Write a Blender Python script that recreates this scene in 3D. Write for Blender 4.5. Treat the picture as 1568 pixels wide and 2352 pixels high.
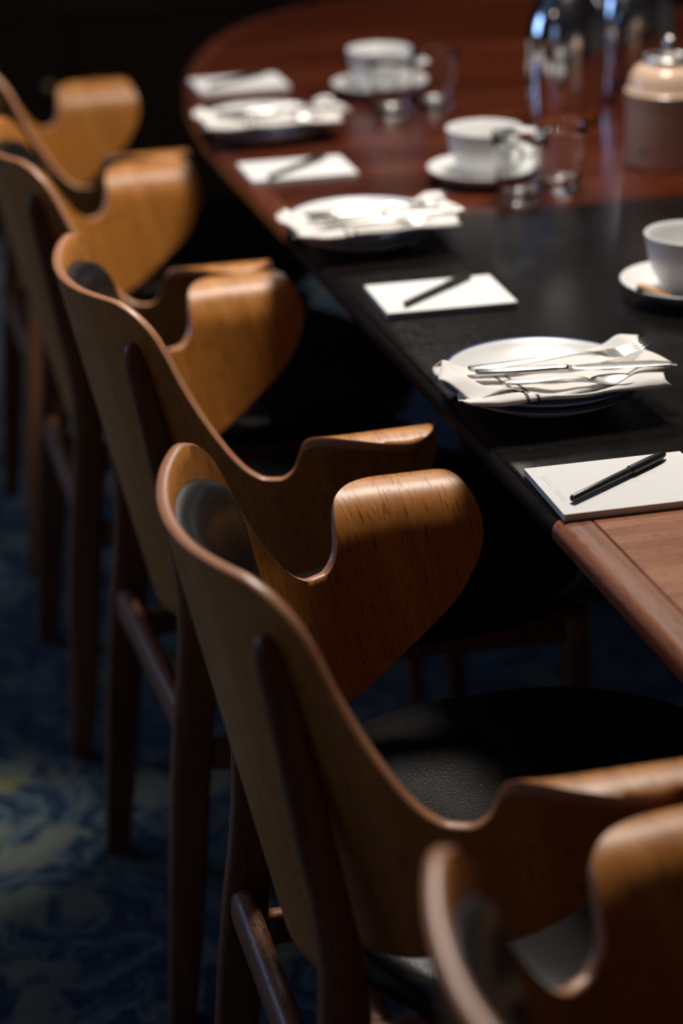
import bpy, math, random
from math import sin, cos, pi, sqrt, radians as R
from mathutils import Vector, Matrix, noise
random.seed(7)
for o in list(bpy.data.objects): bpy.data.objects.remove(o)
scn = bpy.context.scene
col = scn.collection

# ---------------------------------------------------------------- camera
Fv = Vector((0.23102792, 0.89059308, -0.39175257))
Rv = Vector((0.96539314, -0.25990772, -0.02154229))
Uv = Vector((0.12100493, 0.37321837, 0.91981838))
cd = bpy.data.cameras.new('camera'); cam = bpy.data.objects.new('camera', cd); col.objects.link(cam)
M = Matrix.Identity(4)
for i in range(3):
    M[i][0] = Rv[i]; M[i][1] = Uv[i]; M[i][2] = -Fv[i]
M.translation = Vector((0, 0, 1.458))
cam.matrix_world = M
cd.sensor_fit = 'VERTICAL'; cd.sensor_height = 36.0; cd.lens = 4818.74 / 2352 * 36
cd.clip_start = 0.05
cd.dof.use_dof = True; cd.dof.focus_distance = 1.88; cd.dof.aperture_fstop = 2.6
scn.camera = cam
# ---------------------------------------------------------------- light and exposure
scn.view_settings.view_transform = 'Standard'
try: scn.view_settings.look = 'None'
except Exception: pass
scn.view_settings.gamma = 1; scn.view_settings.exposure = 0.0
w = bpy.data.worlds.new('world'); scn.world = w; w.use_nodes = True
w.node_tree.nodes['Background'].inputs[0].default_value = (0.30, 0.36, 0.45, 1)
w.node_tree.nodes['Background'].inputs[1].default_value = 0.012
def area(name, loc, target, size, energy, color, sy=None, spread=180):
    l = bpy.data.lights.new(name, 'AREA'); l.energy = energy; l.color = color; l.size = size
    if sy: l.shape = 'RECTANGLE'; l.size_y = sy
    else: l.shape = 'DISK'
    l.spread = R(spread)
    o = bpy.data.objects.new(name, l); col.objects.link(o); o.location = loc
    d = Vector(target) - Vector(loc)
    o.rotation_euler = d.to_track_quat('-Z', 'Y').to_euler()
    return o
WARM = (1.0, 0.92, 0.83)
area('pendant_glow', (0.95, 2.52, 2.45), (0.78, 2.00, 0.75), 0.42, 42, WARM)
area('pendant_glow', (1.35, 4.25, 2.45), (1.10, 3.40, 0.75), 0.46, 11, WARM)
area('downlight_glow', (-1.30, 2.10, 2.70), (0.05, 2.00, 0.4), 0.30, 0.5, (1.0, 0.76, 0.74), spread=100)
for q in ((0.55, 2.75, 2.8), (2.05, 2.6, 2.8), (1.0, 4.2, 2.8), (1.75, 3.4, 2.8), (2.4, 3.6, 2.8)):
    area('downlight_glow', q, (q[0], q[1], 0), 0.17, 1.0, WARM, spread=150)
area('window_daylight', (-3.05, 5.0, 1.7), (0.5, 2.5, 0.75), 1.3, 38, (0.33, 0.54, 1.0), sy=1.5)
area('window_daylight', (-3.05, 0.2, 1.7), (0.6, 1.3, 0.75), 1.3, 3.5, (0.40, 0.55, 1.0), sy=1.5)

# ---------------------------------------------------------------- node helpers
def mat(name):
    m = bpy.data.materials.new(name); m.use_nodes = True
    nt = m.node_tree; b = nt.nodes['Principled BSDF']
    return m, nt, b
def N(nt, t, **kw):
    n = nt.nodes.new(t)
    for k, v in kw.items():
        if k == 'op': n.operation = v
        elif k.startswith('i'):
            key = k[1:]; key = int(key) if key.isdigit() else key.replace('_', ' ')
            n.inputs[key].default_value = v
        else: setattr(n, k, v)
    return n
def L(nt, a, ao, b, bi): nt.links.new(a.outputs[ao], b.inputs[bi])
def ramp(nt, stops, interp='LINEAR'):
    n = nt.nodes.new('ShaderNodeValToRGB'); cr = n.color_ramp; cr.interpolation = interp
    while len(cr.elements) < len(stops): cr.elements.new(0.5)
    for e, (p_, c) in zip(cr.elements, stops):
        e.position = p_; e.color = (*c, 1) if len(c) == 3 else c
    return n
def plain(name, c, rough=0.5, metal=0.0, spec=0.5, coat=0.0, bump=0, bscale=200):
    m, nt, b = mat(name)
    b.inputs['Base Color'].default_value = (*c, 1); b.inputs['Roughness'].default_value = rough
    b.inputs['Metallic'].default_value = metal; b.inputs['Specular IOR Level'].default_value = spec
    b.inputs['Coat Weight'].default_value = coat
    tc = N(nt, 'ShaderNodeTexCoord'); n = N(nt, 'ShaderNodeTexNoise', iScale=bscale, iDetail=3.0)
    L(nt, tc, 'Object', n, 'Vector')
    # slight unevenness of colour and gloss
    mx = N(nt, 'ShaderNodeMix', data_type='RGBA', blend_type='MULTIPLY'); mx.inputs[0].default_value = 0.12
    mx.inputs[6].default_value = (*c, 1); L(nt, n, 'Color', mx, 7); L(nt, mx, 2, b, 'Base Color')
    if bump:
        bp = N(nt, 'ShaderNodeBump', iStrength=bump, iDistance=0.001); L(nt, n, 'Fac', bp, 'Height'); L(nt, bp, 'Normal', b, 'Normal')
    return m
def wood(name, dark, mid, light, coord='UV', scale=(90, 4, 4), rough=0.38, pore=0.7, coat=0.0, bump=0.25, spec=0.5, offset=(0, 0, 0), flecks=0.0):
    """grain runs along the axis whose scale is small"""
    m, nt, b = mat(name)
    tc = N(nt, 'ShaderNodeTexCoord'); mp = N(nt, 'ShaderNodeMapping')
    oi = N(nt, 'ShaderNodeObjectInfo')
    mp.inputs['Scale'].default_value = scale; mp.inputs['Location'].default_value = offset
    L(nt, tc, coord, mp, 'Vector')
    n0 = N(nt, 'ShaderNodeTexNoise', iScale=1.0, iDetail=4.0, iRoughness=0.6, iDistortion=0.6); L(nt, mp, 'Vector', n0, 'Vector')
    mp2 = N(nt, 'ShaderNodeMapping'); mp2.inputs['Scale'].default_value = tuple(min(s * 11, 480) if s > 15 else s * 24.0 for s in scale); L(nt, tc, coord, mp2, 'Vector')
    n1 = N(nt, 'ShaderNodeTexNoise', iScale=1.0, iDetail=2.0, iRoughness=0.5); L(nt, mp2, 'Vector', n1, 'Vector')
    r0 = ramp(nt, [(0.30, dark), (0.5, mid), (0.72, light)]); L(nt, n0, 'Fac', r0, 'Fac')
    r1 = ramp(nt, [(0.34, (1 - pore,) * 3), (0.43, (1, 1, 1))]); L(nt, n1, 'Fac', r1, 'Fac')
    mx = N(nt, 'ShaderNodeMix', data_type='RGBA', blend_type='MULTIPLY'); mx.inputs[0].default_value = 1.0
    L(nt, r0, 'Color', mx, 6); L(nt, r1, 'Color', mx, 7)
    out = (mx, 2)
    if flecks:
        n2 = N(nt, 'ShaderNodeTexNoise', iScale=140.0, iDetail=3.0, iRoughness=0.7)
        mp3 = N(nt, 'ShaderNodeMapping'); mp3.inputs['Scale'].default_value = (0.45, 1.6, 1); L(nt, tc, 'Object', mp3, 'Vector'); L(nt, mp3, 'Vector', n2, 'Vector')
        r2 = ramp(nt, [(0.66, (0, 0, 0)), (0.76, (flecks, flecks, flecks))]); L(nt, n2, 'Fac', r2, 'Fac')
        m2 = N(nt, 'ShaderNodeMix', data_type='RGBA', blend_type='ADD'); m2.inputs[0].default_value = 1.0
        L(nt, mx, 2, m2, 6); L(nt, r2, 'Color', m2, 7); out = (m2, 2)
    L(nt, out[0], out[1], b, 'Base Color')
    b.inputs['Roughness'].default_value = rough; b.inputs['Coat Weight'].default_value = coat; b.inputs['Coat Roughness'].default_value = 0.15
    b.inputs['Specular IOR Level'].default_value = spec
    bp = N(nt, 'ShaderNodeBump', iStrength=bump, iDistance=0.0006); L(nt, r1, 'Color', bp, 'Height'); L(nt, bp, 'Normal', b, 'Normal')
    return m

# ---------------------------------------------------------------- materials
M_shell = wood('oak_veneer', (0.41, 0.143, 0.021), (0.50, 0.190, 0.032), (0.59, 0.243, 0.048), 'UV', (44, 2.0, 1), 0.40, 0.55, bump=0.25, spec=0.5)
# plywood edge: thin stripes of alternating layers across v
M_ply, nt, b = mat('plywood_edge')
uv = N(nt, 'ShaderNodeUVMap'); uv.uv_map = 'UVMap'
sx = N(nt, 'ShaderNodeSeparateXYZ'); L(nt, uv, 'UV', sx, 'Vector')
ml = N(nt, 'ShaderNodeMath', op='MULTIPLY', i1=5.0); L(nt, sx, 'Y', ml, 0)
fr = N(nt, 'ShaderNodeMath', op='FRACT'); L(nt, ml, 'Value', fr, 0)
rp = ramp(nt, [(0.0, (0.36, 0.14, 0.07)), (0.35, (0.58, 0.27, 0.14)), (0.6, (0.66, 0.33, 0.18)), (0.95, (0.42, 0.17, 0.085))]); L(nt, fr, 'Value', rp, 'Fac')
nz = N(nt, 'ShaderNodeTexNoise', iScale=60.0, iDetail=3.0)
mx = N(nt, 'ShaderNodeMix', data_type='RGBA', blend_type='MULTIPLY'); mx.inputs[0].default_value = 0.35
L(nt, rp, 'Color', mx, 6); L(nt, nz, 'Color', mx, 7); L(nt, mx, 2, b, 'Base Color'); b.inputs['Roughness'].default_value = 0.38
M_leg = wood('oiled_oak', (0.13, 0.045, 0.016), (0.20, 0.075, 0.028), (0.27, 0.108, 0.043), 'Object', (60, 60, 3.5), 0.42, 0.5, bump=0.35)
M_rail = wood('oiled_oak_across', (0.15, 0.055, 0.022), (0.25, 0.10, 0.045), (0.34, 0.15, 0.075), 'Object', (60, 4, 60), 0.42, 0.6, bump=0.4)
# leather
M_leather, nt, b = mat('black_leather')
tc = N(nt, 'ShaderNodeTexCoord'); v = N(nt, 'ShaderNodeTexVoronoi', iScale=620.0); v.feature = 'SMOOTH_F1'; L(nt, tc, 'Object', v, 'Vector')
n_ = N(nt, 'ShaderNodeTexNoise', iScale=5.0, iDetail=2.0); L(nt, tc, 'Object', n_, 'Vector')
b.inputs['Base Color'].default_value = (0.010, 0.0095, 0.009, 1); b.inputs['Specular IOR Level'].default_value = 0.3
rr = N(nt, 'ShaderNodeMapRange'); rr.inputs[3].default_value = 0.24; rr.inputs[4].default_value = 0.38; L(nt, n_, 'Fac', rr, 0); L(nt, rr, 0, b, 'Roughness')
bp = N(nt, 'ShaderNodeBump', iStrength=0.35, iDistance=0.0006); bp.invert = True; L(nt, v, 'Distance', bp, 'Height'); L(nt, bp, 'Normal', b, 'Normal')
# table woods
M_walnut = wood('walnut', (0.17, 0.060, 0.027), (0.30, 0.118, 0.058), (0.40, 0.18, 0.092), 'Object', (3.2, 42, 1), 0.40, 0.45, spec=0.15, bump=0.15, offset=(0, 3.1, 0))
M_walnut_band = wood('walnut_band', (0.12, 0.042, 0.02), (0.28, 0.105, 0.048), (0.37, 0.155, 0.075), 'Object', (75, 2.5, 75), 0.40, 0.45, spec=0.15, bump=0.15)
M_mahog = wood('red_walnut', (0.036, 0.006, 0.002), (0.068, 0.0125, 0.004), (0.14, 0.033, 0.012), 'Object', (1.6, 17, 1), 0.24, 0.35, coat=0.05, spec=0.28, bump=0.1, offset=(0, 1.3, 0))
M_mahog_band = wood('red_walnut_band', (0.05, 0.011, 0.005), (0.10, 0.024, 0.011), (0.16, 0.045, 0.02), 'Object', (50, 2.0, 50), 0.28, 0.35, spec=0.4, bump=0.1)
M_black = wood('black_stained_oak', (0.003, 0.0025, 0.0024), (0.006, 0.0048, 0.0045), (0.011, 0.008, 0.007), 'Object', (5, 90, 1), 0.22, 0.55, bump=0.2, flecks=0.045, spec=0.12)
M_black_edge = wood('black_stained_oak_edge', (0.004, 0.0035, 0.0032), (0.007, 0.006, 0.0055), (0.012, 0.010, 0.009), 'Object', (60, 3, 60), 0.6, 0.5, bump=0.2, spec=0.08)
M_ceramic = plain('white_ceramic', (0.82, 0.82, 0.81), 0.30)
M_rim = plain('navy_glaze', (0.006, 0.07, 0.24), 0.25)
M_steel = plain('polished_steel', (0.72, 0.71, 0.68), 0.27, metal=1.0)
M_chrome = plain('chrome', (0.78, 0.78, 0.79), 0.10, metal=1.0)
M_pen = plain('black_pen_plastic', (0.014, 0.013, 0.012), 0.32)
M_gold = plain('gold_print', (0.55, 0.36, 0.10), 0.4)
M_paper = plain('white_paper', (0.84, 0.84, 0.83), 0.85, spec=0.2)
M_print = plain('faint_grey_print', (0.70, 0.70, 0.70), 0.85, spec=0.2)
M_jar = plain('sand_stoneware', (0.70, 0.49, 0.34), 0.35, bump=0.1)
M_jarlid = plain('pale_stoneware', (0.68, 0.47, 0.33), 0.25, coat=0.3)
M_dark = plain('dark_fitting', (0.02, 0.018, 0.018), 0.4)
M_biscuit = plain('tan_biscuit', (0.55, 0.30, 0.14), 0.7, bump=0.5, bscale=300)
M_panel = wood('dark_sideboard_wood', (0.007, 0.0035, 0.002), (0.011, 0.0055, 0.0035), (0.016, 0.008, 0.005), 'Object', (3, 40, 40), 0.55, 0.3, spec=0.15)
M_brass = plain('aged_brass', (0.35, 0.22, 0.09), 0.35, metal=1.0)
M_wall = plain('dark_wall_paint', (0.020, 0.015, 0.013), 0.9, bscale=30)
M_wall2 = plain('mid_wall_paint', (0.24, 0.20, 0.18), 0.8, bscale=30)
M_ceil = plain('ceiling_paint', (0.38, 0.36, 0.33), 0.9, bscale=30)
M_frame = plain('window_frame_paint', (0.10, 0.09, 0.085), 0.5)
# glass
M_glass, nt, b = mat('clear_glass')
b.inputs['Base Color'].default_value = (0.97, 0.985, 0.98, 1); b.inputs['Transmission Weight'].default_value = 1.0
b.inputs['Roughness'].default_value = 0.0; b.inputs['IOR'].default_value = 1.48
nz = N(nt, 'ShaderNodeTexNoise', iScale=12.0); bp = N(nt, 'ShaderNodeBump', iStrength=0.02, iDistance=0.001); L(nt, nz, 'Fac', bp, 'Height'); L(nt, bp, 'Normal', b, 'Normal')
# napkin: white cotton with two woven stripes across it
M_nap, nt, b = mat('white_cotton')
uv = N(nt, 'ShaderNodeUVMap'); uv.uv_map = 'UVMap'; sx = N(nt, 'ShaderNodeSeparateXYZ'); L(nt, uv, 'UV', sx, 'Vector')
def band(c0, hw):
    s = N(nt, 'ShaderNodeMath', op='SUBTRACT', i1=c0); L(nt, sx, 'X', s, 0)
    a = N(nt, 'ShaderNodeMath', op='ABSOLUTE'); L(nt, s, 'Value', a, 0)
    l = N(nt, 'ShaderNodeMath', op='LESS_THAN', i1=hw); L(nt, a, 'Value', l, 0); return l
b1 = band(0.255, 0.0085); b2 = band(0.305, 0.0085)
ad = N(nt, 'ShaderNodeMath', op='ADD'); L(nt, b1, 'Value', ad, 0); L(nt, b2, 'Value', ad, 1)
mx = N(nt, 'ShaderNodeMix', data_type='RGBA'); L(nt, ad, 'Value', mx, 0)
mx.inputs[6].default_value = (0.80, 0.77, 0.73, 1); mx.inputs[7].default_value = (0.12, 0.11, 0.105, 1); L(nt, mx, 2, b, 'Base Color')
b.inputs['Roughness'].default_value = 0.9; b.inputs['Specular IOR Level'].default_value = 0.1
tcn = N(nt, 'ShaderNodeTexCoord'); wv = N(nt, 'ShaderNodeTexNoise', iScale=600.0); L(nt, tcn, 'Object', wv, 'Vector')
bp = N(nt, 'ShaderNodeBump', iStrength=0.15, iDistance=0.0005); L(nt, wv, 'Fac', bp, 'Height'); L(nt, bp, 'Normal', b, 'Normal')
# carpet
M_carpet, nt, b = mat('paisley_carpet')
tc = N(nt, 'ShaderNodeTexCoord')
n0 = N(nt, 'ShaderNodeTexNoise', iScale=5.0, iDetail=2.0); L(nt, tc, 'Object', n0, 'Vector')
sb = N(nt, 'ShaderNodeVectorMath', op='SUBTRACT'); L(nt, n0, 'Color', sb, 0); sb.inputs[1].default_value = (0.5, 0.5, 0.5)
sc = N(nt, 'ShaderNodeVectorMath', op='SCALE'); sc.inputs['Scale'].default_value = 0.22; L(nt, sb, 'Vector', sc, 0)
av = N(nt, 'ShaderNodeVectorMath', op='ADD'); L(nt, tc, 'Object', av, 0); L(nt, sc, 'Vector', av, 1)
v1 = N(nt, 'ShaderNodeTexVoronoi', iScale=4.6); v1.voronoi_dimensions = '2D'; L(nt, av, 'Vector', v1, 'Vector')
v2 = N(nt, 'ShaderNodeTexVoronoi', iScale=4.6); v2.voronoi_dimensions = '2D'; v2.feature = 'DISTANCE_TO_EDGE'; L(nt, av, 'Vector', v2, 'Vector')
n2 = N(nt, 'ShaderNodeTexNoise', iScale=13.0, iDetail=3.0, iDistortion=1.6); L(nt, tc, 'Object', n2, 'Vector')
m1 = N(nt, 'ShaderNodeMath', op='MULTIPLY_ADD', i1=4.2); L(nt, v1, 'Distance', m1, 0)
m0 = N(nt, 'ShaderNodeMath', op='MULTIPLY', i1=1.1); L(nt, n2, 'Fac', m0, 0); L(nt, m0, 'Value', m1, 2)
fr = N(nt, 'ShaderNodeMath', op='FRACT'); L(nt, m1, 'Value', fr, 0)
r1 = ramp(nt, [(0.0, (0.010, 0.018, 0.045)), (0.25, (0.010, 0.030, 0.075)), (0.38, (0.11, 0.17, 0.19)), (0.43, (0.010, 0.018, 0.045)), (0.55, (0.04, 0.11, 0.12)), (0.70, (0.16, 0.18, 0.20)), (0.75, (0.008, 0.018, 0.05)), (1.0, (0.02, 0.07, 0.11))])
L(nt, fr, 'Value', r1, 'Fac')
n3 = N(nt, 'ShaderNodeTexNoise', iScale=9.0, iDetail=3.0, iDistortion=0.8); mp = N(nt, 'ShaderNodeMapping'); mp.inputs['Location'].default_value = (4.2, 1.7, 0); L(nt, tc, 'Object', mp, 'Vector'); L(nt, mp, 'Vector', n3, 'Vector')
r3 = ramp(nt, [(0.55, (0, 0, 0)), (0.59, (0.8, 0.8, 0.8))]); L(nt, n3, 'Fac', r3, 'Fac')
mx = N(nt, 'ShaderNodeMix', data_type='RGBA'); L(nt, r3, 'Color', mx, 0); L(nt, r1, 'Color', mx, 6); mx.inputs[7].default_value = (0.15, 0.17, 0.13, 1)
n4 = N(nt, 'ShaderNodeTexNoise', iScale=7.0, iDetail=2.0, iDistortion=0.5); mp = N(nt, 'ShaderNodeMapping'); mp.inputs['Location'].default_value = (-2.2, 7.7, 0); L(nt, tc, 'Object', mp, 'Vector'); L(nt, mp, 'Vector', n4, 'Vector')
r4 = ramp(nt, [(0.64, (0, 0, 0)), (0.68, (0.8, 0.8, 0.8))]); L(nt, n4, 'Fac', r4, 'Fac')
mx4 = N(nt, 'ShaderNodeMix', data_type='RGBA'); L(nt, r4, 'Color', mx4, 0); L(nt, mx, 2, mx4, 6); mx4.inputs[7].default_value = (0.24, 0.23, 0.08, 1)
r5 = ramp(nt, [(0.0, (0, 0, 0)), (0.030, (0, 0, 0)), (0.042, (0.8, 0.8, 0.8)), (0.060, (0, 0, 0))]); L(nt, v2, 'Distance', r5, 'Fac')
mx5 = N(nt, 'ShaderNodeMix', data_type='RGBA'); L(nt, r5, 'Color', mx5, 0); L(nt, mx4, 2, mx5, 6); mx5.inputs[7].default_value = (0.14, 0.125, 0.135, 1)
n6 = N(nt, 'ShaderNodeTexNoise', iScale=350.0, iDetail=2.0); L(nt, tc, 'Object', n6, 'Vector')
mx6 = N(nt, 'ShaderNodeMix', data_type='RGBA', blend_type='MULTIPLY'); mx6.inputs[0].default_value = 0.5; L(nt, mx5, 2, mx6, 6); L(nt, n6, 'Color', mx6, 7)
L(nt, mx6, 2, b, 'Base Color'); b.inputs['Roughness'].default_value = 1.0; b.inputs['Specular IOR Level'].default_value = 0.1
b.inputs['Sheen Weight'].default_value = 0.15
bp = N(nt, 'ShaderNodeBump', iStrength=0.6, iDistance=0.003); L(nt, n6, 'Fac', bp, 'Height'); L(nt, bp, 'Normal', b, 'Normal')

# ---------------------------------------------------------------- mesh helpers
def mesh(name, vs, fs, mats, parent=None, smooth=True, uvs=None, mi=None, loc=None, auto=None):
    me = bpy.data.meshes.new(name); me.from_pydata([tuple(v) for v in vs], [], fs)
    if not isinstance(mats, (list, tuple)): mats = [mats]
    for m in mats: me.materials.append(m)
    if mi: me.polygons.foreach_set('material_index', mi)
    me.polygons.foreach_set('use_smooth', [smooth] * len(fs))
    if uvs is not None:
        lay = me.uv_layers.new(name='UVMap')
        k = 0
        for f in uvs:
            for c in f: lay.data[k].uv = c; k += 1
    me.validate(); me.update()
    if auto is not None:
        try: me.set_sharp_from_angle(angle=R(auto))
        except Exception: pass
    o = bpy.data.objects.new(name, me); col.objects.link(o)
    if parent: o.parent = parent
    if loc: o.location = loc
    return o
def tag(o, label=None, cat=None, group=None, kind=None):
    if label: o['label'] = label
    if cat: o['category'] = cat
    if group: o['group'] = group
    if kind: o['kind'] = kind
    return o
def empty(name, loc=(0, 0, 0), rz=0):
    o = bpy.data.objects.new(name, None); col.objects.link(o); o.location = loc; o.rotation_euler.z = rz
    o.empty_display_size = 0.05
    return o
def box(x0, x1, y0, y1, z0, z1):
    v = [(x0, y0, z0), (x1, y0, z0), (x1, y1, z0), (x0, y1, z0), (x0, y0, z1), (x1, y0, z1), (x1, y1, z1), (x0, y1, z1)]
    f = [(0, 3, 2, 1), (4, 5, 6, 7), (0, 1, 5, 4), (1, 2, 6, 5), (2, 3, 7, 6), (3, 0, 4, 7)]
    return v, f
def bevel(o, wd, seg=2):
    m = o.modifiers.new('bevel', 'BEVEL'); m.width = wd; m.segments = seg; m.limit_method = 'ANGLE'; m.angle_limit = R(40)
    return o
def lathe(name, prof, m, parent=None, n=64, mi=None, mats=None, center=(0, 0), closed=False, auto=None):
    vs = []; fs = []; mis = []
    P = len(prof)
    for (r, z) in prof:
        for k in range(n):
            a = 2 * pi * k / n; vs.append((center[0] + max(r, 1e-5) * cos(a), center[1] + max(r, 1e-5) * sin(a), z))
    rng = P if closed else P - 1
    for i in range(rng):
        j = (i + 1) % P
        for k in range(n):
            l = (k + 1) % n
            fs.append((i * n + k, i * n + l, j * n + l, j * n + k)); mis.append(mi[i] if mi else 0)
    if not closed:
        if prof[0][0] > 1e-4: fs.append(tuple(range(n - 1, -1, -1))); mis.append(mi[0] if mi else 0)
        if prof[-1][0] > 1e-4: fs.append(tuple((P - 1) * n + k for k in range(n))); mis.append(mi[-1] if mi else 0)
    return mesh(name, vs, fs, mats or m, parent, True, mi=mis, auto=auto)
def loft(name, rings, m, parent=None, cap=True, auto=None, smooth=True):
    n = len(rings[0]); vs = [v for r in rings for v in r]; fs = []
    for i in range(len(rings) - 1):
        for k in range(n):
            l = (k + 1) % n; fs.append((i * n + k, i * n + l, (i + 1) * n + l, (i + 1) * n + k))
    if cap:
        fs.append(tuple(range(n - 1, -1, -1))); fs.append(tuple((len(rings) - 1) * n + k for k in range(n)))
    return mesh(name, vs, fs, m, parent, smooth, auto=auto)
def interp(tab, x):
    if x <= tab[0][0]: return tab[0][1]
    for (a, b), (c, d) in zip(tab, tab[1:]):
        if x <= c:
            t = (x - a) / (c - a); return b + (d - b) * t
    return tab[-1][1]
def smoothtab(tab, x):
    """monotone-ish cubic interpolation (Catmull-Rom on a non uniform table)"""
    if x <= tab[0][0]: return tab[0][1]
    if x >= tab[-1][0]: return tab[-1][1]
    for i in range(len(tab) - 1):
        x0, y0 = tab[i]; x1, y1 = tab[i + 1]
        if x <= x1:
            h = x1 - x0; d = (y1 - y0) / h
            dm = (y0 - tab[i - 1][1]) / (x0 - tab[i - 1][0]) if i > 0 else d
            dp = (tab[i + 2][1] - y1) / (tab[i + 2][0] - x1) if i + 2 < len(tab) else d
            m0 = 0 if dm * d <= 0 else 2 * dm * d / (dm + d)
            m1 = 0 if dp * d <= 0 else 2 * dp * d / (dp + d)
            t = (x - x0) / h
            return (2*t**3 - 3*t**2 + 1) * y0 + (t**3 - 2*t**2 + t) * h * m0 + (-2*t**3 + 3*t**2) * y1 + (t**3 - t**2) * h * m1

# ---------------------------------------------------------------- room (structure)
def wallbox(name, b6, m):
    v, f = box(*b6); o = mesh(name, v, f, m, smooth=False); tag(o, kind='structure'); return o
X0, X1, Y0, Y1, ZT = -3.2, 4.6, -2.6, 6.0, 2.9
wallbox('floor', (X0, X1, Y0, Y1, -0.1, 0.0), M_carpet)
wallbox('ceiling', (X0, X1, Y0, Y1, ZT, ZT + 0.1), M_ceil)
wallbox('wall_far', (X0 - .1, X1 + .1, Y1, Y1 + 0.1, 0, ZT), M_wall)
wallbox('wall_near', (X0 - .1, X1 + .1, Y0 - 0.1, Y0, 0, ZT), M_wall2)
wallbox('wall_right', (X1, X1 + 0.1, Y0, Y1, 0, ZT), M_wall2)
# left wall with two window openings
wins = [(-0.45, 0.85), (4.35, 5.65)]
vs, fs = [], []
def addb(b6):
    v, f = box(*b6); k = len(vs); vs.extend(v); fs.extend([tuple(i + k for i in q) for q in f])
ys = [Y0] + [y for w_ in wins for y in w_] + [Y1]
addb((X0 - 0.1, X0, Y0, Y1, 0, 0.95)); addb((X0 - 0.1, X0, Y0, Y1, 2.45, ZT))
for a_, b_ in ((Y0, wins[0][0]), (wins[0][1], wins[1][0]), (wins[1][1], Y1)): addb((X0 - 0.1, X0, a_, b_, 0.95, 2.45))
tag(mesh('wall_left', vs, fs, M_wall, smooth=False), kind='structure')
for i, (a_, b_) in enumerate(wins):
    vs, fs = [], []
    for t in (a_, (a_ + b_) / 2 - 0.02, b_ - 0.04): addb((X0 - 0.08, X0 - 0.02, t, t + 0.04, 0.95, 2.45))
    for t in (0.95, 1.68, 2.41): addb((X0 - 0.075, X0 - 0.025, a_, b_, t, t + 0.04))
    wf = mesh('window_%d' % (i + 1), vs, fs, M_frame, smooth=False); tag(wf, kind='structure')
    v, f = box(X0 - 0.052, X0 - 0.046, a_, b_, 0.95, 2.45)
    mesh('pane', v, f, M_glass, wf, smooth=False)
vs, fs = [], []; addb((X0, X1, Y1 - 0.015, Y1, 0, 0.12)); tag(mesh('baseboard_far', vs, fs, M_panel, smooth=False), kind='structure')

# ---------------------------------------------------------------- sideboard
sb_ = tag(empty('sideboard', (0.7, 5.62, 0)), 'low dark wooden sideboard against the far wall behind the table end', 'sideboard')
vs, fs = [], []; addb((-2.6, 2.6, -0.30, 0.34, 0.05, 0.555)); addb((-2.55, 2.55, -0.26, 0.32, 0.0, 0.05)); mesh('body', vs, fs, M_panel, sb_, smooth=False)
v, f = box(-2.63, 2.63, -0.33, 0.36, 0.556, 0.585); bevel(mesh('top', v, f, M_panel, sb_, smooth=False), 0.004)
for i in range(10):
    x = -2.58 + i * 0.516
    v, f = box(x + 0.006, x + 0.510, -0.322, -0.3005, 0.065, 0.545)
    d = bevel(mesh('door', v, f, M_panel, sb_, smooth=False), 0.004)
    kx = x + (0.06 if i % 2 else 0.456)
    kn = lathe('knob', [(0.0, 0.0), (0.006, 0.0), (0.006, 0.012), (0.014, 0.018), (0.014, 0.024), (0.0, 0.028)], M_brass, d, 20)
    kn.rotation_euler = (R(90), 0, 0); kn.location = (kx, -0.322, 0.39)

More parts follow.
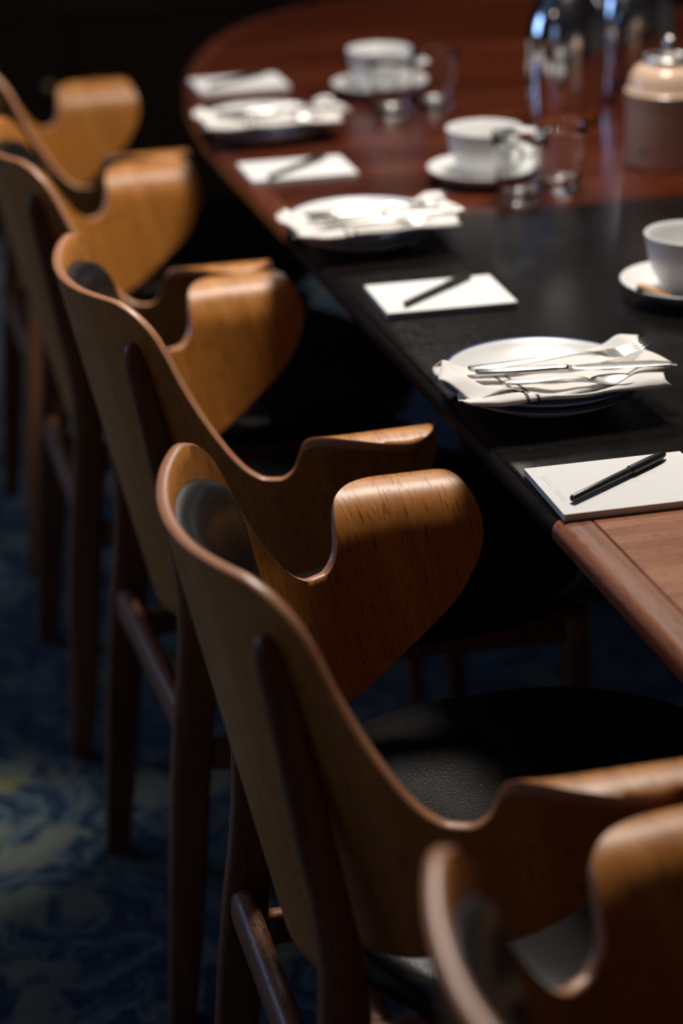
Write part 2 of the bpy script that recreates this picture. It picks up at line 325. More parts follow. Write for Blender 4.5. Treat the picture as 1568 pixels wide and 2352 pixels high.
# ---------------------------------------------------------------- conference table
XL, XC, HW = 0.583, 1.235, 0.652
YN, YF = 0.30, 2.86          # where the rounded ends begin
BN, BF = 1.30, 1.33
def halfw(y):
    n = 2.15
    if y > YF: t = min((y - YF) / BF, 1)
    elif y < YN: t = min((YN - y) / BN, 1)
    else: return HW
    return HW * max(1 - t ** n, 0) ** (1 / n)
table = tag(empty('boardroom_table', (XC, 1.6, 0)), 'long boardroom table with rounded ends, walnut top with a black middle section', 'table')
TZ = 0.75
prof0 = [(0.10, -0.0240), (0.030, -0.0240), (0.008, -0.0225), (0.001, -0.017), (0.0, -0.011), (0.0015, -0.005), (0.005, -0.0015), (0.011, 0.0), (0.031, 0.0), (0.0325, -0.0012), (0.034, 0.0)]
def leaf(name, y0, y1, mm, mb, end=0):
    prof = prof0 if mm is not M_black else prof0[:-2] + [(0.0325, 0.0), (0.034, 0.0)]
    if end == 0: yy = [y0 + (y1 - y0) * i / 12 for i in range(13)]
    elif end > 0: yy = [y0 + (YF - y0) * i / 6 for i in range(6)] + [YF + BF * sin(pi / 2 * i / 40) for i in range(41)]
    else: yy = [YN - BN * sin(pi / 2 * (40 - i) / 40) for i in range(41)] + [YN + (y1 - YN) * i / 6 for i in range(1, 7)]
    pts = []
    for y in yy:
        e = 1e-3
        if abs(y - (YF + BF)) < 1e-6: nx, ny = 0, 1
        elif abs(y - (YN - BN)) < 1e-6: nx, ny = 0, -1
        else:
            ya, yb = max(y - e, YN - BN), min(y + e, YF + BF)
            dx, dy = -(halfw(yb) - halfw(ya)), yb - ya
            l = sqrt(dx * dx + dy * dy); nx, ny = -dy / l, dx / l
        pts.append((XC - halfw(y), y, nx, ny))
    K = len(prof); vs, fs, mi = [], [], []
    for (x, y, nx, ny) in pts:
        row = []
        for (d, z) in prof:
            px, py = x - nx * d, y - ny * d
            if end == 0 or True: py = min(max(py, y0), y1)
            row.append((px, py, TZ + z))
        vs += row + [(2 * XC - a, b_, c) for (a, b_, c) in reversed(row)]
    T = 2 * K
    for i in range(len(pts) - 1):
        for k in range(T):
            l = (k + 1) % T
            fs.append((i * T + k, i * T + l, (i + 1) * T + l, (i + 1) * T + k))
            mi.append(0 if k == K - 1 or k == T - 1 or (mm is M_black and 6 <= k <= T - 8) else 1)
    if end >= 0: fs.append(tuple(range(T - 1, -1, -1))[::-1]); mi.append(1)
    if end <= 0: fs.append(tuple((len(pts) - 1) * T + k for k in range(T))); mi.append(1)
    o = mesh(name, vs, fs, [mm, mb], table, True, mi=mi, auto=35)
    o.matrix_parent_inverse = Matrix.Translation(-Vector(table.location))
    return o
lf = leaf('tabletop_section', YN - BN, 1.5375, M_walnut, M_walnut_band, -1); tag(lf, 'walnut tabletop section with edge banding')
lf = leaf('tabletop_section', 1.5385, 2.0190, M_black, M_black_edge); tag(lf, 'black tabletop section')
lf = leaf('tabletop_section', 2.0205, 2.5010, M_black, M_black_edge); tag(lf, 'black tabletop section')
lf = leaf('tabletop_section', 2.5020, YF + BF, M_mahog, M_mahog_band, 1); tag(lf, 'reddish walnut tabletop section with rounded end')
for (x, y) in ((1.0, 0.55), (1.47, 0.55), (1.0, 2.95), (1.47, 2.95)):
    def ring(z, r): return [(x - XC + r * cos(2 * pi * k / 20), y - 1.6 + r * sin(2 * pi * k / 20), z) for k in range(20)]
    loft('leg', [ring(0.0, .028), ring(0.02, .03), ring(0.35, .038), ring(0.655, .045)], M_panel, table)
vs, fs = [], []; addb((0.90 - XC, 1.57 - XC, 0.35 - 1.6, 3.15 - 1.6, 0.655, 0.7255)); mesh('underframe', vs, fs, M_panel, table, smooth=False)

# ---------------------------------------------------------------- chair
XB = -0.168
ztop = [(-0.170, .829), (-0.160, .831), (-0.150, .833), (-0.137, .834), (-0.126, .829), (-0.1157, .817), (-0.109, .803), (-0.1035, .780), (-0.099, .757), (-0.087, .717), (-0.070, .679), (-0.058, .664), (-0.045, .6575), (-0.032, .658),
        (-0.020, .6655), (-0.011, .679), (-0.0055, .692), (0.0, .703), (0.007, .714), (0.018, .724), (0.035, .735), (0.065, .747), (0.090, .751), (0.107, .746), (0.119, .736), (0.1265, .722), (0.1312, .707), (0.1335, .695), (0.1342, .687)]
zbot = [(-0.170, .440), (-0.158, .443), (-0.150, .458), (-0.140, .488), (-0.122, .507), (-0.100, .511), (-0.083, .517), (-0.062, .532), (-0.042, .540), (-0.020, .547), (0.0, .556), (0.030, .573), (0.063, .595), (0.093, .618), (0.110, .637), (0.1215, .652), (0.1285, .665), (0.1325, .676), (0.1342, .687)]
ZB, RB = 0.671, 0.038
AA, BBW = 0.210, 0.250
def xa(z): return -0.198 + 0.22 * (0.835 - z) + AA
def bw(z): return BBW - 0.17 * (0.69 - z) if z < 0.69 else BBW
XA7 = xa(0.7)
def shell_pt(t, h, off=0.0):
    """t: 0 centre .. 1 = end of quarter ellipse .. 2 nose (x70 from XA7 to 0.1342); h developed height; off inward offset"""
    phi = 0
    arm = t > 0.83
    if h > ZB and arm: phi = (h - ZB) / RB
    z = ZB + RB * sin(phi) if phi else h
    outw = RB * (1 - cos(phi)) if phi else 0.0
    # past 90 degrees keep going straight down a touch
    if phi > 1.75: phi = 1.75; 
    if t <= 1:
        th = t * pi / 2; px, py = xa(z) - AA * cos(th), bw(z) * sin(th)
        nx, ny = -cos(th) / AA, sin(th) / BBW; l = sqrt(nx * nx + ny * ny); nx /= l; ny /= l
    else:
        px, py = xa(z) + (t - 1) * (0.1342 - XA7), bw(z); nx, ny = 0, 1
    # full normal (outward) at this height
    cz, sz = cos(phi), sin(phi)
    n3 = Vector((nx * cz, ny * cz, -sz)) if phi else Vector((nx, ny, 0.0))
    p3 = Vector((px + nx * outw, py + ny * outw, z))
    return p3 - n3 * off
def x70(t):
    return XA7 - AA * cos(t * pi / 2) if t <= 1 else XA7 + (t - 1) * (0.1342 - XA7)
# columns
ts = [i / 34 * 0.62 for i in range(34)] + [0.62 + i * 0.0095 for i in range(40)]
ts = [t for t in ts if t < 1.0] + [1.0]
nn = 34
ts += [1 + sin(pi / 2 * i / nn) for i in range(1, nn + 1)]
ts = sorted(set(round(t, 5) for t in ts))
full = [-t for t in reversed(ts) if t > 0] + ts
TH = 0.0098
def build_shell(parent):
    H = 26; K = len(full); vs, fs, mi, uvs = [], [], [], []
    s = [0.0]
    base = [shell_pt(abs(t), 0.66) for t in full]
    base = [Vector((p.x, -p.y if t < 0 else p.y, p.z)) for p, t in zip(base, full)]
    for a, b_ in zip(base, base[1:]): s.append(s[-1] + (b_ - a).length)
    def P(c, h, off):
        t = full[c]; q = shell_pt(abs(t), h, off); return (q.x, -q.y if t < 0 else q.y, q.z)
    hh = []
    for c in range(K):
        x = x70(abs(full[c])); a, b_ = smoothtab(zbot, x), smoothtab(ztop, x)
        if b_ - a < 0.003: b_ = a + 0.003
        hh.append([a + (b_ - a) * r / (H - 1) for r in range(H)])
    layers = [0.0, TH]
    for off in layers:
        for c in range(K):
            for r in range(H): vs.append(P(c, hh[c][r], off))
    idx = lambda l, c, r: l * K * H + c * H + r
    for l in (0, 1):
        for c in range(K - 1):
            for r in range(H - 1):
                q = [idx(l, c, r), idx(l, c + 1, r), idx(l, c + 1, r + 1), idx(l, c, r + 1)]
                u = [(s[c], hh[c][r]), (s[c + 1], hh[c + 1][r]), (s[c + 1], hh[c + 1][r + 1]), (s[c], hh[c][r + 1])]
                if l == 0: q.reverse(); u.reverse()
                fs.append(tuple(q)); mi.append(0); uvs.append(u)
    # rim: loop round the boundary, rounded edge with two extra rows
    loop = [(c, 0) for c in range(K)] + [(K - 1, r) for r in range(1, H)] + [(c, H - 1) for c in range(K - 2, -1, -1)] + [(0, r) for r in range(H - 2, 0, -1)]
    cen = {}
    def bulge(c, r, off, amt):
        # push outwards, away from the neighbouring interior vertex
        r2 = 1 if r == 0 else (H - 2 if r == H - 1 else r); c2 = c
        if c == 0: c2 = 1
        if c == K - 1: c2 = K - 2
        a = Vector(P(c, hh[c][r], off)); b_ = Vector(P(c2, hh[c2][r2], off)); d = a - b_
        if d.length < 1e-6: return a
        return a + d.normalized() * amt
    n0 = len(vs); NL = len(loop)
    for (c, r) in loop: vs.append(tuple(bulge(c, r, TH * 0.18, 0.0012)))
    for (c, r) in loop: vs.append(tuple(bulge(c, r, TH * 0.82, 0.0012)))
    dd = [0.0]
    for a, b_ in zip(loop, loop[1:] + loop[:1]): dd.append(dd[-1] + (Vector(vs[idx(0, *a)]) - Vector(vs[idx(0, *b_)])).length)
    for i in range(NL):
        j = (i + 1) % NL; ca, cb = loop[i], loop[j]
        rows = [(idx(0, *ca), idx(0, *cb)), (n0 + i, n0 + j), (n0 + NL + i, n0 + NL + j), (idx(1, *ca), idx(1, *cb))]
        vv = [0.0, 0.18, 0.82, 1.0]
        for k in range(3):
            fs.append((rows[k][0], rows[k][1], rows[k + 1][1], rows[k + 1][0])); mi.append(1)
            uvs.append([(dd[i], vv[k]), (dd[i + 1], vv[k]), (dd[i + 1], vv[k + 1]), (dd[i], vv[k + 1])])
    return mesh('shell', vs, fs, [M_shell, M_ply], parent, True, uvs=uvs, mi=mi, auto=50)
def build_pad(parent):
    n, m_ = 60, 40; vs, fs = [], []; TM = 0.515
    for side in (0, 1):
        for i in range(n + 1):
            for j in range(m_ + 1):
                a, b_ = -1 + 2 * i / n, -1 + 2 * j / m_
                # squircle: round the corners
                a2 = a * sqrt(1 - 0.5 * b_ * b_ * abs(b_) ** 5); b2 = b_ * (1 - 0.06 * abs(a) ** 5)
                t = abs(a2) * TM; x = x70(t)
                top = 0.8125; bot = 0.535
                h = bot + (top - bot) * (b2 + 1) / 2
                e = max(abs(a), abs(b_)); f_ = (max(1 - abs(a) ** 10, 0) * max(1 - abs(b_) ** 10, 0)) ** 0.5
                off = TH - 0.001 if side == 0 else TH + 0.001 + 0.019 * f_
                q = shell_pt(t, h, off); vs.append((q.x, -q.y if a2 < 0 else q.y, q.z))
    W = (n + 1) * (m_ + 1)
    for side in (0, 1):
        for i in range(n):
            for j in range(m_):
                q = [i * (m_ + 1) + j, (i + 1) * (m_ + 1) + j, (i + 1) * (m_ + 1) + j + 1, i * (m_ + 1) + j + 1]
                if side == 0: q.reverse()
                fs.append(tuple(side * W + k for k in q))
    lp = [i * (m_ + 1) for i in range(n + 1)] + [n * (m_ + 1) + j for j in range(1, m_ + 1)] + [i * (m_ + 1) + m_ for i in range(n - 1, -1, -1)] + [j for j in range(m_ - 1, 0, -1)]
    for a, b_ in zip(lp, lp[1:] + lp[:1]): fs.append((a, b_, b_ + W, a + W))
    return mesh('back_pad', vs, fs, M_leather, parent, True)
def sq(n, a, b_, e):
    out = []
    for k in range(n):
        t = 2 * pi * k / n; c, s_ = cos(t), sin(t)
        out.append((a * math.copysign(abs(c) ** (2 / e), c), b_ * math.copysign(abs(s_) ** (2 / e), s_)))
    return out
rear = [(0.0, -.163), (.19, -.151), (.355, -.137), (.465, -.124), (.53, -.122), (.60, -.132), (.69, -.146), (.79, -.1615)]
front = [(0.0, -.133), (.10, -.119), (.29, -.100), (.37, -.091), (.44, -.083), (.50, -.085), (.60, -.1015), (.69, -.118), (.79, -.1385)]
def rear_leg(sd, parent):
    rings = []
    for z in [0.0, .005, .1, .2, .3, .36, .42, .47, .52, .57, .62, .67, .72, .76, .775, .785, .791, .7945]:
        xr, xf = smoothtab(rear, min(z, .79)), smoothtab(front, min(z, .79)); cx, hw = (xr + xf) / 2, (xf - xr) / 2
        y = interp([(0, .187), (.35, .172), (.53, .166), (.70, .156), (.79, .150)], z)
        ty = interp([(0, .010), (.4, .0125), (.6, .0115), (.8, .0105)], z)
        k = 1.0
        if z > .77: k = sqrt(max(1 - ((z - .77) / .0255) ** 2, 0.02))
        e = interp([(0, 5), (.45, 4.5), (.65, 3), (.8, 2.4)], z)
        rings.append([(cx + a * k, sd * (y + b_ * k), z) for a, b_ in sq(28, hw, ty, e)][::(1 if sd > 0 else -1)])
    return loft('leg', rings, M_leg, parent)
def front_leg(sd, parent):
    rings = []
    for z in [0.0, .01, .15, .3, .42, .452]:
        t = z / .452; x = .335 - .025 * t; y = .215 - .005 * t; r = interp([(0, .0105), (.3, .0145), (.452, .017)], z)
        rings.append([(x + a, sd * (y + b_), z) for a, b_ in sq(24, r, r, 2.6)][::(1 if sd > 0 else -1)])
    return loft('leg', rings, M_leg, parent)
def bar(name, a, b_, w_, h_, parent, m, e=3.0, mid=None, up=Vector((0, 0, 1))):
    a, b_ = Vector(a), Vector(b_); d = (b_ - a).normalized(); sdv = d.cross(up).normalized(); u = sdv.cross(d)
    rings = []
    for t in [0, .01, .1, .3, .5, .7, .9, .99, 1]:
        c = a.lerp(b_, t); k = 1.0 if 0.005 < t < 0.995 else 0.86
        if mid: c = c + Vector(mid) * (1 - (2 * t - 1) ** 2)
        rings.append([tuple(c + sdv * (p * k) + u * (q * k)) for p, q in sq(24, w_ / 2, h_ / 2, e)])
    return loft(name, rings, m, parent)
def build_seat(parent):
    n, rr = 96, 22; cx, ax, ay, e = 0.140, 0.232, 0.262, 2.7
    pts = sq(n, 1, 1, e); vs, fs = [], []
    prof_ = [(0.0, -.030), (.55, -.030), (.93, -.029), (.985, -.024), (1.0, -.014), (.995, -.006), (.975, .000), (.94, .0035), (.88, .0055), (.80, .006), (.70, .005), (.58, .002), (.44, -.002), (.28, -.005), (.12, -.0065), (0.0, -.007)]
    for (r, z) in prof_:
        for (a, b_) in pts:
            x, y = cx + a * ax * max(r, 1e-4), b_ * ay * max(r, 1e-4)
            # narrower towards the back where the shell wraps it
            k = 1 - 0.16 * max(0, (0.02 - x) / 0.11) ** 1.3
            lift = 0.010 * max(0, (abs(y) - 0.13) / 0.13) ** 2 + 0.012 * max(0, (-0.0 - x) / 0.1) if z > -.02 else 0
            vs.append((x, y * k, 0.487 + z + lift))
    for i in range(len(prof_) - 1):
        for k in range(n):
            l = (k + 1) % n; fs.append((i * n + k, i * n + l, (i + 1) * n + l, (i + 1) * n + k))
    return mesh('seat', vs, fs, M_leather, parent, True)
def make_chair():
    c = empty('dining_armchair')
    build_shell(c); build_pad(c); build_seat(c)
    for sd in (-1, 1): rear_leg(sd, c)
    for sd in (-1, 1): front_leg(sd, c)
    bar('rear_stretcher', (-.119, -.170, .360), (-.119, .170, .360), .024, .044, c, M_rail, 2.8)
    for sd in (-1, 1):
        bar('side_stretcher', (-.095, sd * .172, .326), (.322, sd * .214, .290), .018, .036, c, M_leg, 3.5)
        bar('seat_rail', (-.088, sd * .166, .436), (.310, sd * .212, .436), .020, .040, c, M_leg, 5)
    bar('seat_rail', (.305, -.21, .436), (.305, .21, .436), .020, .040, c, M_rail, 5)
    bar('seat_rail', (-.072, -.165, .440), (-.072, .165, .440), .020, .034, c, M_rail, 5)
    return c
def copy_tree(o, parent=None):
    c = o.copy(); col.objects.link(c)
    if parent:
        c.parent = parent; c.matrix_parent_inverse = o.matrix_parent_inverse.copy()
    for ch in list(o.children): copy_tree(ch, c)
    return c
poses = [('nearest oak shell armchair with black pads, cut off by the lower right corner', .462, .816, .085),
         ('oak shell armchair with black leather seat in view, second from the camera', .434, 1.458, -.015),
         ('third oak shell armchair from the camera, beside the black tabletop', .448, 2.145, .035),
         ('fourth oak shell armchair from the camera, at the left frame edge', .437, 2.772, -.008),
         ('farthest oak shell armchair, mostly hidden, near the rounded table end', .456, 3.400, .000)]
ch0 = make_chair(); kids = []
for i, (lb, x, y, a) in enumerate(poses):
    kids.append((lb, x, y, a, ch0 if i == 0 else copy_tree(ch0)))
for (lb, x, y, a, c) in kids:
    c.location = (x, y, 0); c.rotation_euler.z = a
    tag(c, lb, 'chair', 'oak shell armchairs along the table')

# ---------------------------------------------------------------- notepads and pens
PZ = TZ + 0.0004
def notepad(x, y, a, label, dog=False):
    o = empty('notepad', (x, y, PZ), a); tag(o, label, 'notepad', 'white notepads at the place settings')
    v, f = box(-.074, .074, -.0545, .0545, 0, .0058); mesh('paper_block', v, f, M_paper, o, smooth=False)
    v, f = box(-.0743, .0741, -.0547, .0544, .0060, .0064); mesh('cover_sheet', v, f, M_paper, o, smooth=False)
    return o
pads = [(.667, 1.583, -.025, 'white notepad nearest the camera, overlapping the edge of the walnut section'),
        (.682, 2.166, -.036, 'white notepad alone on the far black tabletop section'),
        (.672, 2.792, -.021, 'white notepad on reddish wood between the two farther napkin plates'),
        (.723, 3.396, -.011, 'farthest white notepad at the rounded table end')]
pp = [notepad(*q) for q in pads]
# faint printed lines (unreadable letterhead) on the nearest pad
vs, fs = [], []
for i in range(9):
    yb = .032 - i * .0068
    for xo, wl in ((-.0655, .0008), (-.0625, .0006)):
        if (i in (4,) and xo < -.065) or (i in (3, 4) and xo > -.065): continue
        addb((xo, xo + wl, yb - .0052, yb, .0065, .00655))
mesh('printed_letterhead', vs, fs, M_print, pp[0], smooth=False)
def pen(a, b_, z, label):
    a, b_ = Vector((a[0], a[1], 0)), Vector((b_[0], b_[1], 0)); d = b_ - a; Lp = d.length
    o = empty('pen', (a.x, a.y, z), math.atan2(d.y, d.x)); tag(o, label, 'pen', 'black pens on the notepads')
    def tube(name, pr, n=28, mm=M_pen):
        vs, fs = [], []
        for (x, r) in pr:
            for k in range(n): vs.append((x, r * cos(2 * pi * k / n), r * sin(2 * pi * k / n) + .0042))
        for i in range(len(pr) - 1):
            for k in range(n):
                l = (k + 1) % n; fs.append((i * n + k, (i + 1) * n + k, (i + 1) * n + l, i * n + l))
        return mesh(name, vs, fs, mm, o, True, auto=40)
    tube('barrel', [(.004, .0001), (.004, .0012), (0.0, .0013), (0.0, .0028), (.0008, .0033), (.05, .0037), (.088, .0038), (.088, .0001)])
    tube('cap', [(.0835, .0036), (.083, .0044), (.084, .0046), (.112, .0045), (.124, .0042), (.130, .0036), (Lp - .002, .0022), (Lp, .0008), (Lp, .0001)])
    vs, fs = [], []; k = 0
    addb((.092, Lp - .004, -.0013, .0013, .0084, .0096)); addb((Lp - .010, Lp - .004, -.0013, .0013, .0060, .0096))
    mesh('clip', vs, fs, M_pen, o, smooth=False)
    # small unreadable gold imprint with a round emblem
    vs, fs = [], []
    for x in (.030, .0325, .035, .0375, .040, .0425, .045, .0475):
        addb((x, x + .0014, -.0030, -.0016, .00705, .0074))
    addb((.0195, .0222, -.0029, -.0004, .0070, .0076))
    ob = mesh('gold_imprint', vs, fs, M_gold, o, smooth=False)
    return o
pz = PZ + .0066
pen((.6065, 1.5513), (.723, 1.6234), pz, 'black capped pen with tiny gold imprint lying on the nearest notepad')
pen((.6302, 2.1287), (.7348, 2.2128), pz, 'black pen on the notepad of the black tabletop')
pen((.6199, 2.7408), (.7240, 2.8320), pz, 'black pen on the notepad between the two farther plates')
pen((.6666, 3.3638), (.7781, 3.4390), pz, 'black pen on the farthest notepad at the table end')

# ---------------------------------------------------------------- plates, napkins, cutlery
plate_prof = [(0.0, .004), (.052, .004), (.054, .0005), (.057, .0005), (.059, .0045), (.078, .0095), (.0905, .0160), (.0950, .0195), (.0966, .0212), (.0968, .0222), (.0958, .0229), (.0938, .0222), (.088, .0178), (.076, .0118), (.062, .0078), (.050, .0072), (0.0, .0070)]
pmi = [0] * 16
for i in (7, 8, 9, 10): pmi[i] = 1
def plate(x, y, z, label):
    o = lathe('side_plate', plate_prof, None, None, 96, mi=pmi, mats=[M_ceramic, M_rim]); o.location = (x, y, z)
    return tag(o, label, 'plate', 'white plates with navy rims stacked in pairs')
def wellz(dx, dy):
    r = sqrt(dx * dx + dy * dy)
    return interp([(0, .0070), (.05, .0072), (.062, .0078), (.076, .0118), (.088, .0178), (.0938, .0222), (.0966, .0232)], r)
def napkin(x, y, z, a, seed, label):
    """a cotton napkin folded lengthwise in three layers, lying over the plate"""
    rnd = random.Random(seed); o = empty('napkin', (x, y, z), a); tag(o, label, 'napkin', 'folded striped napkins on the plates')
    nu, = (70,); ls = .101
    # cross-section: layers folded over one another (y along width, k = layer)
    sec = []
    W_ = .120
    def addrow(y0, y1, lay, n):
        for i in range(n): sec.append((y0 + (y1 - y0) * i / (n - 1), lay))
    addrow(.052, -.058, 0.0, 22)
    for i in range(1, 6): t = pi * i / 6; sec.append((-.058 - .0035 * sin(t), 0.5 - .5 * cos(t)))
    addrow(-.058, .058, 1.0, 24)
    for i in range(1, 6): t = pi * i / 6; sec.append((.058 + .003 * sin(t), 1.5 - .5 * cos(t)))
    addrow(.058, -.047, 2.0, 22)
    vs = []; uvs_ = []
    for iu in range(nu + 1):
        u = iu / nu; X = -ls + 2 * ls * u
        for (yy, lay) in sec:
            # taper, skew of each layer and drape
            sk = (lay - 1) * (.006 * (u - .5) + .003)
            wy = 1 - .10 * max(0, (.22 - u) / .22) ** 1.2 - 0.06 * max(0, (u - .8) / .2)
            yv = yy * wy + .012 * (u - .5) + sk
            Xv = X + (.008 * sin(yy * 55 + lay * 2.0) * (abs(2 * u - 1) ** 4)) + (lay - 1) * .004 * (1 if u > .5 else -1) * abs(2 * u - 1) ** 3
            dx, dy = Xv, yv - .031
            r = sqrt(dx * dx + dy * dy)
            zz = wellz(dx, dy) if r < .0966 else .0236 - .15 * min(max(r - .100, 0), .02) 
            # cloth bridges the well instead of following it exactly
            zz = max(zz, .0130) + .0028 + lay * (.0030 + .0016 * noise.noise(Vector((u * 3, yy * 20, seed))))
            zz += .0022 * noise.noise(Vector((u * 6 + seed, yy * 30, lay * .4))) * (0.3 + lay * .5) + .004 * max(0, (u - .75) / .25) * lay * .5 + .0035 * max(0, (.15 - u) / .15) * sin(yy * 90 + lay)
            if lay < .9: zz = max(zz, wellz(dx, dy) + .0007) if r < .0966 else zz
            vs.append((Xv, yv, zz)); uvs_.append((u, yy))
    S = len(sec); fs = []; uv = []
    for iu in range(nu):
        for k in range(S - 1):
            q = (iu * S + k, (iu + 1) * S + k, (iu + 1) * S + k + 1, iu * S + k + 1); fs.append(q); uv.append([(uvs_[i][0] + (.012 * math.sin(uvs_[i][1] * 40)), uvs_[i][1]) for i in q])
    m = mesh('cloth', vs, fs, M_nap, o, True, uvs=uv)
    sm = m.modifiers.new('thickness', 'SOLIDIFY'); sm.thickness = .0011; sm.offset = 1
    return o
def strip(name, path, m, label=None, cat=None, group=None, sec=12):
    """path: list of (x, y, z, halfwidth, halfthick, dish) -> lofted flat bar along x"""
    rings = []
    for (x, y, z, w_, t_, dsh) in path:
        rings.append([(x, y + a, z + b_ + dsh * (1 - (a / max(w_, 1e-5)) ** 2) * -1) for a, b_ in sq(sec * 2, w_, t_, 2.3)])
    return rings
def cutlery_set(x, y, z, a, tags, sc=1.0):
    # local x from handle end to tip
    def place(name, A, B, za, zb, lab, cat, parts):
        A, B = Vector((*A, za)), Vector((*B, zb)); d = B - A
        o = empty(name, (A.x, A.y, A.z)); o.rotation_euler = (0, -math.atan2(d.z, sqrt(d.x ** 2 + d.y ** 2)), math.atan2(d.y, d.x))
        tag(o, lab, cat, name + 's laid on the napkins'); parts(o, d.length); return o
    def xf(px, py):  # settings share the layout of the nearest one
        c, s_ = cos(a), sin(a); qx, qy = px - .678, py - 1.823; return (x + c * qx - s_ * qy, y + s_ * qx + c * qy)
    def fork(o, Lf):
        h = strip('', [(0, 0, 0, .004, .0007, 0), (.002, 0, 0, .0075, .0014, 0), (.03, 0, 0, .007, .0014, 0), (.07, 0, 0.001, .0045, .0013, 0), (.105, 0, .003, .0026, .0015, 0), (.120, 0, .002, .0028, .0014, 0), (.127, 0, .0005, .006, .0011, 0), (.134, 0, -.0010, .0105, .0009, .0015), (.142, 0, -.0012, .0118, .0008, .002), (.143, 0, -.0012, .0118, .0008, .002)], M_steel)
        loft('handle', h, M_steel, o)
        for k in range(4):
            yy = -.0099 + k * .0066
            r = strip('', [(.1425, yy, -.0014, .0017, .0008, 0), (.155, yy, -.0008, .0013, .0008, 0), (.170, yy, .0030, .0011, .0007, 0), (.182, yy * .97, .0085, .0006, .0005, 0)], M_steel, sec=6)
            loft('tine', r, M_steel, o)
    def knife(o, Lf):
        h = strip('', [(0, 0, 0, .004, .002, 0), (.002, 0, 0, .0068, .0032, 0), (.04, 0, 0, .0066, .0034, 0), (.078, 0, 0, .0052, .0034, 0), (.082, 0, 0, .0040, .0028, 0), (.086, 0, 0, .0052, .0036, 0), (.090, 0, 0, .0040, .0028, 0)], M_steel)
        loft('handle', h, M_steel, o)
        r = strip('', [(.088, 0, 0, .0036, .0022, 0), (.096, 0, 0, .0055, .0014, 0), (.11, .0005, 0, .0080, .0009, 0), (.15, .001, 0, .0088, .0008, 0), (.172, .0005, 0, .0080, .0007, 0), (.186, -.002, 0, .0050, .0006, 0), (.192, -.005, 0, .0012, .0004, 0)], M_steel)
        loft('blade', r, M_steel, o)
    def spoon(o, Lf):
        h = strip('', [(0, 0, 0, .003, .0007, 0), (.002, 0, 0, .0062, .0013, 0), (.03, 0, .001, .0055, .0013, 0), (.06, 0, .003, .0028, .0013, 0), (.078, 0, .002, .0023, .0013, 0), (.086, 0, -.001, .0040, .0010, 0)], M_steel)
        loft('handle', h, M_steel, o)
        vs, fs = [], []; n, mm_ = 28, 9
        for side in (0, 1):
            for i in range(mm_):
                r = i / (mm_ - 1)
                for k in range(n):
                    t = 2 * pi * k / n; xx = cos(t) * .0235 * r; yy = sin(t) * .0155 * r * (1 + .12 * cos(t))
                    vs.append((.106 + xx, yy, -.0055 * (1 - r * r) + (.0008 if side else 0)))
        for side in (0, 1):
            for i in range(mm_ - 1):
                for k in range(n):
                    l = (k + 1) % n; q = [side * mm_ * n + i * n + k, side * mm_ * n + i * n + l, side * mm_ * n + (i + 1) * n + l, side * mm_ * n + (i + 1) * n + k]
                    fs.append(tuple(q if side else q[::-1]))
        for k in range(n):
            l = (k + 1) % n; fs.append(((mm_ - 1) * n + k, (mm_ - 1) * n + l, mm_ * n + (mm_ - 1) * n + l, mm_ * n + (mm_ - 1) * n + k))
        mesh('bowl', vs, fs, M_steel, o, True)
    place('fork', xf(.6023, 1.8222), xf(.768, 1.812), z + .0300, z + .0350, tags % 'fork', 'fork', fork)
    place('knife', xf(.6031, 1.8040), xf(.7890, 1.7620), z + .0318, z + .0362, tags % 'knife', 'knife', knife)
    place('spoon', xf(.6220, 1.7790), xf(.7429, 1.7450), z + .0285, z + .0300, tags % 'spoon', 'spoon', spoon)
for (x, y, a, seed, dsc, nd) in ((.678, 1.823, 0.0, 3, 'nearest', 'nearest place setting'),
                                 (.667, 2.428, 0.03, 11, 'middle', 'middle place setting'),
                                 (.683, 3.030, 0.0, 23, 'farthest', 'farthest place setting')):
    plate(x, y, PZ, 'lower white plate with navy rim of the ' + nd)
    plate(x, y, PZ + .0085, 'upper white plate with navy rim of the ' + nd)
    napkin(x + .001, y - .031, PZ + .0092, -.02 + a, seed, 'white napkin with dark stripes at the ' + nd)
    cutlery_set(x, y, PZ + (.0100 if seed == 23 else .0090), a, 'steel %s on the napkin of the ' + nd)

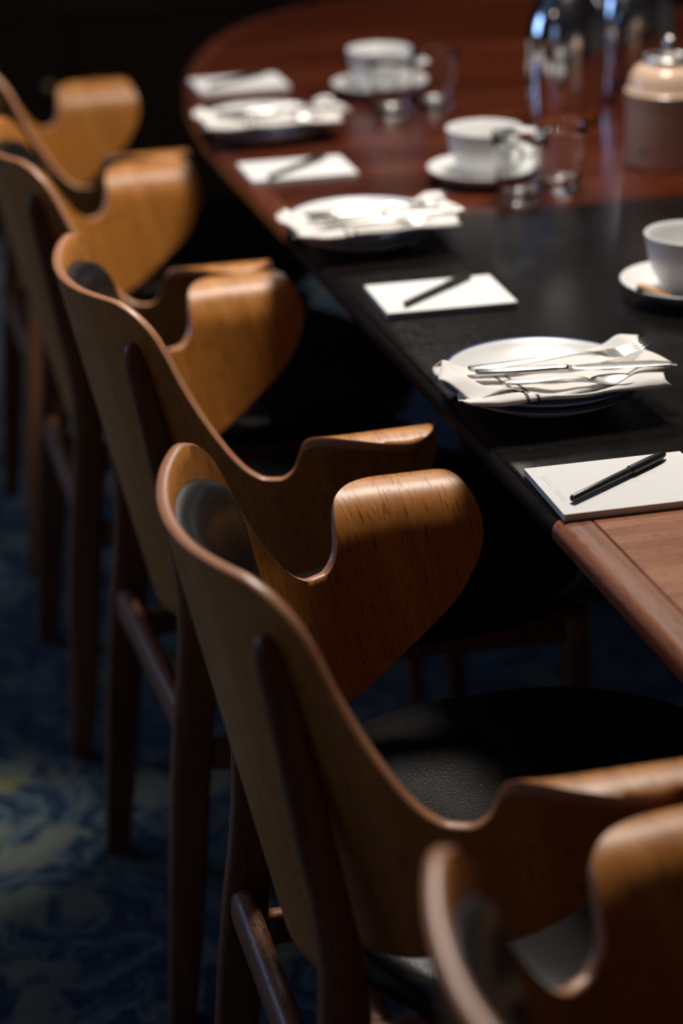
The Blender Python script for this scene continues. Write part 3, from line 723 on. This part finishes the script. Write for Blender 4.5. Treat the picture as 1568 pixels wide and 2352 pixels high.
# ---------------------------------------------------------------- cups and saucers
def cup(x, y, ha, label, idx):
    s_ = lathe('saucer', [(0.0, .004), (.034, .004), (.036, .0005), (.040, .0005), (.042, .004), (.060, .0095), (.071, .0155), (.0755, .0190), (.0765, .0205), (.0755, .0215), (.072, .0200), (.060, .0135), (.045, .0085), (.030, .0070), (.026, .0060), (0, .0060)], M_ceramic, None, 80)
    s_.location = (x, y, PZ); tag(s_, 'white saucer under ' + label, 'saucer', 'white saucers under the cups')
    o = empty('coffee_cup', (x, y, PZ + .0064), ha); tag(o, label, 'cup', 'white coffee cups')
    lathe('cup_body', [(0.0, .0035), (.0205, .0035), (.0215, .0002), (.0255, .0002), (.0270, .0030), (.034, .0120), (.0415, .0250), (.0462, .0400), (.0490, .0560), (.0508, .0640), (.0516, .0662), (.0508, .0675), (.0495, .0668), (.0475, .0560), (.0445, .0400), (.0398, .0265), (.032, .0140), (.022, .0078), (0.0, .0066)], M_ceramic, o, 80)
    rings = []
    pts = [Vector((.0455, 0, .052)), Vector((.056, 0, .0545)), Vector((.066, 0, .051)), Vector((.0705, 0, .042)), Vector((.067, 0, .032)), Vector((.057, 0, .0245)), Vector((.046, 0, .0215)), Vector((.0385, 0, .0215))]
    P2 = []
    for i in range(len(pts) - 1):
        for k in range(4):
            t = k / 4; p0, p1, p2, p3 = pts[max(i - 1, 0)], pts[i], pts[i + 1], pts[min(i + 2, len(pts) - 1)]
            P2.append(0.5 * ((2 * p1) + (-p0 + p2) * t + (2 * p0 - 5 * p1 + 4 * p2 - p3) * t * t + (-p0 + 3 * p1 - 3 * p2 + p3) * t ** 3))
    P2.append(pts[-1])
    for i, q in enumerate(P2):
        d = (P2[min(i + 1, len(P2) - 1)] - P2[max(i - 1, 0)]).normalized(); nrm = Vector((-d.z, 0, d.x))
        rings.append([tuple(q + nrm * (.0028 * cos(t)) + Vector((0, .0052 * sin(t), 0))) for t in [2 * pi * k / 16 for k in range(16)]])
    loft('handle', rings, M_ceramic, o)
cup(.948, 2.085, R(-55), 'nearest white coffee cup, cut by the right frame edge', 0)
cup(.900, 2.658, R(-62), 'middle white coffee cup, standing left of two tumblers', 1)
cup(.923, 3.251, R(-60), 'farthest white coffee cup, in front of the table end', 2)
# small biscuit on the nearest saucer
vs, fs = [], []
rings = []
for z, k in ((0, .9), (.0015, 1), (.0055, 1), (.007, .92)):
    rings.append([(a * k, b_ * k, z) for a, b_ in sq(40, .021, .0075, 2.6)])
bo = loft('biscuit', rings, M_biscuit); bo.location = (.892, 2.052, PZ + .0165); bo.rotation_euler = (0, R(14), R(-38)); tag(bo, 'small tan biscuit on the nearest saucer', 'biscuit')

# ---------------------------------------------------------------- tumblers
def tumbler(x, y, label):
    o = lathe('tumbler', [(0.0, .0010), (.022, .0010), (.0240, .0002), (.0270, .0010), (.0285, .0040), (.0310, .0300), (.0348, .0700), (.0370, .0895), (.0366, .0905), (.0360, .0900), (.0336, .0700), (.0298, .0320), (.0265, .0150), (.022, .0112), (.0, .0104)], M_glass, None, 72)
    o.location = (x, y, PZ); tag(o, label, 'glass', 'clear glass tumblers')
tumbler(.9085, 2.5390, 'clear tumbler left of its pair, beside the middle cup')
tumbler(.9790, 2.5800, 'clear tumbler right of its pair, towards the stoneware jar')
tumbler(.8975, 3.0900, 'clear tumbler left of its pair, in front of the farthest cup')
tumbler(.9750, 3.1200, 'clear tumbler right of its pair, beside the farthest cup')

# ---------------------------------------------------------------- vacuum jugs
def jug(x, y, rot, label, s=1.0):
    o = empty('vacuum_jug', (x, y, PZ), rot); tag(o, label, 'jug', 'chrome vacuum jugs')
    pr = [(0.0, 0), (.050, 0), (.056, .003), (.0585, .010), (.060, .04), (.0608, .085), (.0608, .118), (.0595, .135), (.0565, .152), (.0510, .167), (.0440, .180), (.0370, .190), (.0305, .199), (.0270, .205), (.026, .209), (.0, .209)]
    lathe('body', [(r * s, z * s) for r, z in pr], M_chrome, o, 96)
    pr = [(.0262, .2085), (.0275, .211), (.0275, .222), (.031, .226), (.0325, .234), (.0325, .247), (.029, .252), (.018, .256), (.017, .262), (.012, .266), (0, .267)]
    lathe('lid', [(r * s, z * s) for r, z in pr], M_chrome, o, 64)
    rings = []
    for (px, pz_, hw, ht) in ((.020, .240, .013, .008), (.034, .243, .012, .006), (.046, .250, .007, .0035), (.050, .252, .004, .002)):
        rings.append([(px * s, a * s, (pz_ + b_) * s) for a, b_ in sq(20, hw, ht, 2.2)])
    loft('spout', rings, M_chrome, o)
    rings = []
    for (px, pz_) in ((-.026, .236), (-.050, .240), (-.072, .232), (-.086, .205), (-.090, .165), (-.088, .120), (-.080, .085), (-.066, .066), (-.059, .060)):
        rings.append([((px + a) * s, b_ * s, (pz_ + a * .25) * s) for a, b_ in sq(20, .0055, .009, 2.5)])
    loft('handle', rings, M_dark, o)
jug(1.134, 2.968, R(212), 'chrome vacuum jug on the left, nearer the cups')
jug(1.290, 3.080, R(222), 'chrome vacuum jug on the right, behind the stoneware jar')

# ---------------------------------------------------------------- stoneware jar
o = empty('lidded_jar', (1.168, 2.665, PZ)); tag(o, 'sand coloured stoneware jar with pale lid and wire clip', 'jar')
lathe('jar_body', [(0, .0), (.050, 0), (.0545, .002), (.0560, .006), (.0560, .086), (.0570, .090), (.0585, .092), (.0585, .0955), (.055, .097), (0, .097)], M_jar, o, 80, auto=50)
lathe('lid', [(0, .0972), (.0575, .0972), (.0590, .0990), (.0590, .1035), (.0560, .1060), (.0545, .110), (.0530, .120), (.0480, .131), (.0400, .1375), (.0335, .1395), (0, .1400)], M_jarlid, o, 80, auto=50)
lathe('metal_ring', [(.0200, .1395), (.0330, .1395), (.0345, .1415), (.0345, .1480), (.0325, .1500), (.0240, .1495), (.0215, .1470), (.0200, .1430)], M_steel, o, 64, closed=True)
lathe('knob', [(0, .1398), (.0085, .1400), (.0075, .1500), (.0085, .1640), (.0075, .1720), (.004, .176), (0, .1765)], M_steel, o, 32)
v = []; rings = []
vs, fs = [], []
for k, (dx, dz) in enumerate(((0, 0),)):
    n = 16; vs.append((0, 0, 0))
mk = lathe('dark_mark', [(0, 0), (.0042, 0), (.0044, .0008), (0, .0010)], M_dark, o, 20)
an = R(214); mk.location = (.0560 * cos(an), .0560 * sin(an), .028); mk.rotation_euler = (0, R(90), an)
